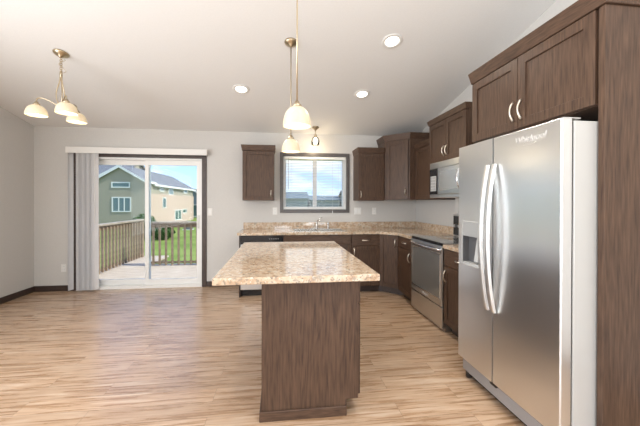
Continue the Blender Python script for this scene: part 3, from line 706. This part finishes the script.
# ------------------------------------------------------------------ island
t = thing('kitchen_island', 'dark wood kitchen island with overhanging beige stone-look top', 'kitchen island', (0, 0, 0))
IX0, IX1, IY0, IY1 = -.112, .495, 1.90, 3.28
bm = NB(); box(bm, IX0+.02, IX1, IY0+.02, IY1-.02, .1, .872); obj('body', bm, WOODV, t, .001)
bm = NB(); prism(bm, [(IX0, IY0), (IX1-.08, IY0), (IX1-.08, IY0+.019), (IX0, IY0+.019)], [(IX0, IY0), (IX1-.08, IY0), (IX1-.08, IY0+.019), (IX0, IY0+.019)], 0, .1)
box(bm, IX0, IX1, IY0, IY0+.019, .1, .872)
bmesh.ops.remove_doubles(bm, verts=bm.verts[:], dist=1e-5); obj('end_panel', bm, WOODV, t)
bxo('end_panel', (IX0, IX1, IY1-.019, IY1, .1, .872), WOODV, t, .001); bxo('back_panel', (IX0, IX0+.019, IY0+.0195, IY1-.0195, 0, .872), WOODV, t, .001)
bxo('toe_kick', (IX0+.0195, IX1-.07, IY0+.0195, IY1-.0195, 0, .0995), DARKTRIM, t)
bxo('base_moulding', (IX0-.013, IX1-.075, IY0-.013, IY0-.0004, 0, .062), WOODH, t, .004)
bxo('base_moulding', (IX0-.013, IX0-.0004, IY0, IY1, 0, .062), WOODV, t, .004)
L3 = (IY1-IY0-.044)/3
for k in range(3):
    y0 = IY0+.022+k*L3
    bm = NB(); shaker(bm, y0+.002, y0+L3-.002, .112, .69); bm.transform(Matrix(((0, -1, 0, IX1), (1, 0, 0, 0), (0, 0, 1, 0), (0, 0, 0, 1)))); dk = obj('door', bm, WOODV, t, .0015)
    h = bow_handle(dk, y0+L3-.045, .6, .1); h.data.transform(Matrix(((0, -1, 0, IX1), (1, 0, 0, 0), (0, 0, 1, 0), (0, 0, 0, 1))))
    dw = bxo('drawer', (IX1, IX1+.02, y0+.002, y0+L3-.002, .70, .862), WOODV, t, .002)
    h = bow_handle(dw, y0+L3/2, .78, .11, False); h.data.transform(Matrix(((0, -1, 0, IX1), (1, 0, 0, 0), (0, 0, 1, 0), (0, 0, 0, 1))))
bxo('top', (-.383, .6006, 1.785, 3.362, .8722, .914), STONE, t, .006)

# ------------------------------------------------------------------ blinds
t = thing('vertical_blinds', 'white vertical blinds drawn open to the left side of the patio door', 'blinds', (0, D, 0))
bm = NB(); box(bm, -3.145, -1.132, -.115, -.105, 2.07, 2.162); box(bm, -3.145, -1.132, -.105, -.02, 2.152, 2.162); box(bm, -3.145, -3.135, -.105, -.02, 2.07, 2.152); box(bm, -1.142, -1.132, -.105, -.02, 2.07, 2.152)
obj('valance', bm, WHITE, t, .002)
bxo('head_rail', (-3.12, -1.16, -.085, -.045, 2.105, 2.145), VINYL, t, .002)
base = None
for k in range(15):
    x = -2.99 + (k-1)*.0178 if k else -3.10
    if base is None:
        bm = NB(); pv = []
        for i in range(7):
            u = (i/6-.5)*.089; pv.append((u, .006*math.cos(i/6*PI-PI/2)))
        top = [bm.verts.new((a, b, 2.10)) for a, b in pv]+[bm.verts.new((a, b+.0012, 2.10)) for a, b in pv[::-1]]
        bot = [bm.verts.new((a, b, .025)) for a, b in pv]+[bm.verts.new((a, b+.0012, .025)) for a, b in pv[::-1]]
        n = len(top); bm.faces.new(top); bm.faces.new(bot[::-1])
        for i in range(n): bm.faces.new((top[i], top[(i+1) % n], bot[(i+1) % n], bot[i]))
        base = obj('vane', bm, BLINDM, t); v = base
    else: v = base.copy(); COL.objects.link(v)
    v.location = (x, -.07, 0); v.rotation_euler = (0, 0, math.radians(62 if k > 1 else 78) + random.uniform(-.2, .2))
bm = NB(); tube(bm, [(-2.755, -.10, 2.07), (-2.752, -.105, 1.0)], .004, 8); obj('wand', bm, WHITE, t)
t = thing('window_blind', 'white horizontal slat blind lowered over the kitchen window', 'blinds', (0, D, 0))
a0, a1 = WX0+.012, WX1-.012
bxo('head_rail', (a0, a1, -.012, .03, WZ1-.05, WZ1-.008), VINYL, t, .002)
bm = NB(); z = WZ1-.07
while z > WZ0+.04:
    # tilted slat
    v = [bm.verts.new(p) for p in ((a0, -.010, z+.0015), (a1, -.010, z+.0015), (a1, .020, z-.0035), (a0, .020, z-.0035), (a0, -.010, z+.0025), (a1, -.010, z+.0025), (a1, .020, z-.0025), (a0, .020, z-.0025))]
    for f in ((0, 3, 2, 1), (4, 5, 6, 7), (0, 1, 5, 4), (2, 3, 7, 6), (1, 2, 6, 5), (0, 4, 7, 3)): bm.faces.new([v[i] for i in f])
    z -= .026
obj('slats', bm, mat('white_slat', (.80, .80, .79), .45), t)
bxo('bottom_rail', (a0, a1, -.01, .03, WZ0+.012, WZ0+.03), VINYL, t, .002)
bm = NB()
for xx in (a0+.12, (a0+a1)/2-.1, a1-.12): tube(bm, [(xx, -.014, WZ1-.03), (xx, -.014, WZ0+.02)], .0012, 5)
obj('ladder_cord', bm, WHITE, t)
bm = NB(); tube(bm, [(a0+.07, -.020, WZ1-.03), (a0+.07, -.020, WZ0+.33)], .004, 8); obj('wand', bm, STEELSIDE, t)
bm = NB(); tube(bm, [(.865, -.022, WZ1-.03), (.865, -.022, WZ0-.035)], .002, 6); lathe(bm, [(.001, .02), (.006, .0), (.008, -.03), (.001, -.032)], (.865, -.024, WZ0-.035), 10); obj('pull_cord', bm, WHITE, t)

# ------------------------------------------------------------------ outlets and switches
def plate(name, label, cat, x, z, w_=.072, h_=.116, kind='outlet', n=1, grp='wall plates'):
    t = thing(name, label, cat, (x, D-.0005, z), 0, grp)
    bxo('plate', (-w_/2, w_/2, -.006, 0, -h_/2, h_/2), WHITE, t, .002)
    for k in range(n):
        cx_ = (k-(n-1)/2)*.046
        if kind == 'outlet':
            for s_ in (-1, 1):
                r_ = bxo('socket', (cx_-.016, cx_+.016, -.0085, -.0062, s_*.024-.014, s_*.024+.014), VINYL, t, .002)
                bm = NB(); box(bm, cx_-.008, cx_-.006, -.0089, -.0083, s_*.024-.004, s_*.024+.006); box(bm, cx_+.006, cx_+.008, -.0089, -.0083, s_*.024-.004, s_*.024+.006); obj('slots', bm, BLACK, r_)
        else: bxo('rocker', (cx_-.016, cx_+.016, -.010, -.0062, -.033, .033), VINYL, t, .002)
plate('wall_outlet', 'white outlet low on the back wall left of the vertical blinds', 'outlet', -3.239, .346)
plate('light_switch', 'white light switch on the wall right of the patio door', 'switch', -1.108, 1.19, kind='switch')
plate('wall_outlet', 'white outlet above the counter just left of the kitchen window', 'outlet', -.083, 1.20)
plate('light_switch', 'white double light switch right of the kitchen window', 'switch', 1.30, 1.20, .118, kind='switch', n=2)
plate('wall_outlet', 'white outlet under the wall cabinets right of the double switch', 'outlet', 1.585, 1.20)

# ------------------------------------------------------------------ lamps
def dome(bm, rr, h, c=(0, 0, 0)):
    pr = []
    for k in range(13):
        a = k/12*PI/2*.97; pr.append((rr*math.cos(a)**.72, h*math.sin(a)))
    pr = pr[:-1]+[(rr*.25, h)]
    inner = [(max(r-.004, .004), z-.003) for r, z in pr[::-1]]; inner[-1] = (rr-.004, 0)
    lathe(bm, pr+inner+[(rr, 0)], c, 32)
def shade_set(parent, c, rr, h, energy=1.3):
    bm = NB(); dome(bm, rr, h, c); s = obj('lamp_shade', bm, SHADE, parent, smooth=True)
    bm = NB(); lathe(bm, [(.001, h*.84), (rr*.3, h*.78), (rr*.42, h*.5), (rr*.3, h*.22), (.001, h*.14)], c, 20); obj('bulb', bm, BULB, s, smooth=True)
    bm = NB(); lathe(bm, [(.001, h+.034), (.014, h+.034), (.018, h+.02), (.028, h+.012), (.03, h-.002), (.001, h-.004)], c, 20); obj('shade_fitter', bm, BRASS, parent, smooth=True)
    l = light('lamp_light', 'POINT', c, energy, (1, .80, .55), shadow_soft_size=.04); l.parent = parent; l.location = (c[0], c[1], c[2]-.03)
def tilt_ceiling(): return Matrix.Rotation(-math.atan(SLOPE), 3, 'X')
def canopy(parent, z, rr=.065, m=BRASS):
    bm = NB(); lathe(bm, [(.001, -.05), (.012, -.048), (.018, -.035), (rr*.55, -.026), (rr*.92, -.012), (rr, 0), (.001, .0)], (0, 0, z), 28, tilt_ceiling()); obj('canopy', bm, m, parent, smooth=True)
for lab, x, y, zs in (('nearer dome pendant light on a long rod over the front of the island', .106, 1.95, 1.83), ('farther dome pendant light on a thin rod over the back of the island', .104, 3.02, 1.845)):
    cz = ceil_z(y)
    t = thing('pendant_light', lab, 'pendant light', (x, y, cz), 0, 'island pendant lights')
    canopy(t, -.002)
    bm = NB(); tube(bm, [(0, 0, -.04), (0, 0, zs+.12+.03-cz)], .005, 10); obj('rod', bm, BRASS, t, smooth=True)
    shade_set(t, (0, 0, zs-cz), .089, .125)
# chandelier
cx_, cy_ = -2.19, 3.37; cz = ceil_z(cy_)
t = thing('chandelier', 'three-arm brass chandelier with cream dome glass shades by the left wall', 'chandelier', (cx_, cy_, cz))
canopy(t, -.002, .068)
bm = NB()
zt, zb_ = -.045, 2.64-cz; nl = 8
for k in range(nl):
    zc = zt + (zb_-zt)*(k+.5)/nl; hl = (zt-zb_)/nl*.68
    pts = [((.012*math.cos(a)) if k % 2 else 0, 0 if k % 2 else .012*math.cos(a), zc+hl*math.sin(a)) for a in [2*PI*i/14 for i in range(14)]]
    tube(bm, pts, .003, 6, True)
obj('chain', bm, BRASS, t, smooth=True)
bm = NB(); pts = [(.022*math.sin(k*.7)+.012, .02*math.cos(k*.55), zt+(zb_-zt)*k/14) for k in range(15)]; tube(bm, pts, .0022, 6); obj('cord', bm, BRASS, t, smooth=True)
zr_ = 2.20-cz; sh = .102
bm = NB(); lathe(bm, [(.001, 2.66-cz), (.008, 2.655-cz), (.014, 2.63-cz), (.011, 2.6-cz), (.001, 2.595-cz)], (0, 0, 0), 18); obj('hub', bm, BRASS, t, smooth=True)
bm = NB(); lathe(bm, [(.001, 2.35-cz), (.014, 2.345-cz), (.02, 2.32-cz), (.012, 2.295-cz), (.006, 2.27-cz), (.001, 2.262-cz)], (0, 0, 0), 18); obj('finial', bm, BRASS, t, smooth=True)
for ang in (-46, 189, 84):
    a = math.radians(ang); ca, sa = math.cos(a), math.sin(a); rr = .205
    ctrl = [(.008, 2.615), (.012, 2.56), (.028, 2.50), (.042, 2.44), (.038, 2.38), (.022, 2.335), (.02, 2.32), (.05, 2.325), (.10, 2.355), (.155, 2.375), (.19, 2.372), (rr, 2.355), (rr, 2.325)]
    P = [Vector((q[0]*ca, q[0]*sa, q[1]-cz)) for q in ctrl]
    # Catmull-Rom
    pts = []
    for i in range(len(P)-1):
        p0, p1, p2, p3 = P[max(i-1, 0)], P[i], P[i+1], P[min(i+2, len(P)-1)]
        for s_ in (0, .33, .66): pts.append(.5*((2*p1)+(p2-p0)*s_+(2*p0-5*p1+4*p2-p3)*s_*s_+(3*p1-p0-3*p2+p3)*s_**3))
    pts.append(P[-1])
    bm = NB(); tube(bm, pts, .0055, 8); obj('arm', bm, BRASS, t, smooth=True)
    shade_set(t, (rr*ca, rr*sa, zr_), .090, sh, 1.1)
# small glass pendant over the sink
t = thing('sink_pendant', 'small clear glass ceiling light hanging above the kitchen window', 'pendant light', (.552, 4.80, ceil_z(4.80)))
canopy(t, -.002, .055)
z0 = ceil_z(4.80)
bm = NB(); tube(bm, [(0, 0, -.03), (0, 0, 2.40-z0)], .006, 10); obj('rod', bm, BRASS, t, smooth=True)
bm = NB(); lathe(bm, [(.001, 2.415-z0), (.022, 2.41-z0), (.026, 2.375-z0), (.001, 2.37-z0)], seg=20); obj('socket', bm, BRASS, t, smooth=True)
bm = NB(); lathe(bm, [(.028, 2.376-z0), (.05, 2.36-z0), (.064, 2.31-z0), (.060, 2.25-z0), (.057, 2.25-z0), (.061, 2.31-z0), (.047, 2.357-z0), (.026, 2.372-z0)], seg=28); obj('glass_shade', bm, CLEAR, t, smooth=True)
bm = NB(); lathe(bm, [(.001, 2.369-z0), (.014, 2.365-z0), (.034, 2.32-z0), (.034, 2.29-z0), (.02, 2.262-z0), (.001, 2.257-z0)], seg=20); obj('bulb', bm, BULB, t, smooth=True)
l = light('sink_pendant_light', 'POINT', (0, 0, 0), 4, (1, .80, .52), shadow_soft_size=.035); l.parent = t; l.location = (0, -.0, 2.22-z0)
# recessed downlights; the two out of view are added to brighten the refrigerator side
for lab, x, y in (('recessed ceiling downlight nearest the camera, above the range side', 1.095, 2.918), ('added ceiling downlight out of view, brightening the tall refrigerator end panel', 1.15, .25), ('added ceiling downlight out of view over the near island corner, brightening the refrigerator cabinets', .75, 1.2), ('recessed ceiling downlight above the aisle in front of the corner cabinets', 1.043, 3.839), ('recessed ceiling downlight left of the pendant lights', -.479, 3.849)):
    t = thing('recessed_light', lab, 'ceiling light', (x, y, ceil_z(y)-.001), 0, 'recessed ceiling lights', tilt=(-math.atan(SLOPE), 0, 0))
    bm = NB(); lathe(bm, [(.068, -.001), (.070, -.006), (.098, -.006), (.102, 0), (.068, 0)], seg=36); obj('trim_ring', bm, WHITE, t, smooth=True)
    bm = NB(); lathe(bm, [(.001, -.003), (.067, -.003), (.067, -.0005), (.001, -.0005)], seg=36); obj('lens', bm, LENS, t)
    l = light('downlight', 'SPOT', (0, 0, 0), 120 if y < 1 else 50 if y < 2 else 32, (1, .96, .88) if y < 2 else (1, .93, .82), shadow_soft_size=.05, spot_size=2.2, spot_blend=.6); l.parent = t; l.location = (0, 0, -.015)
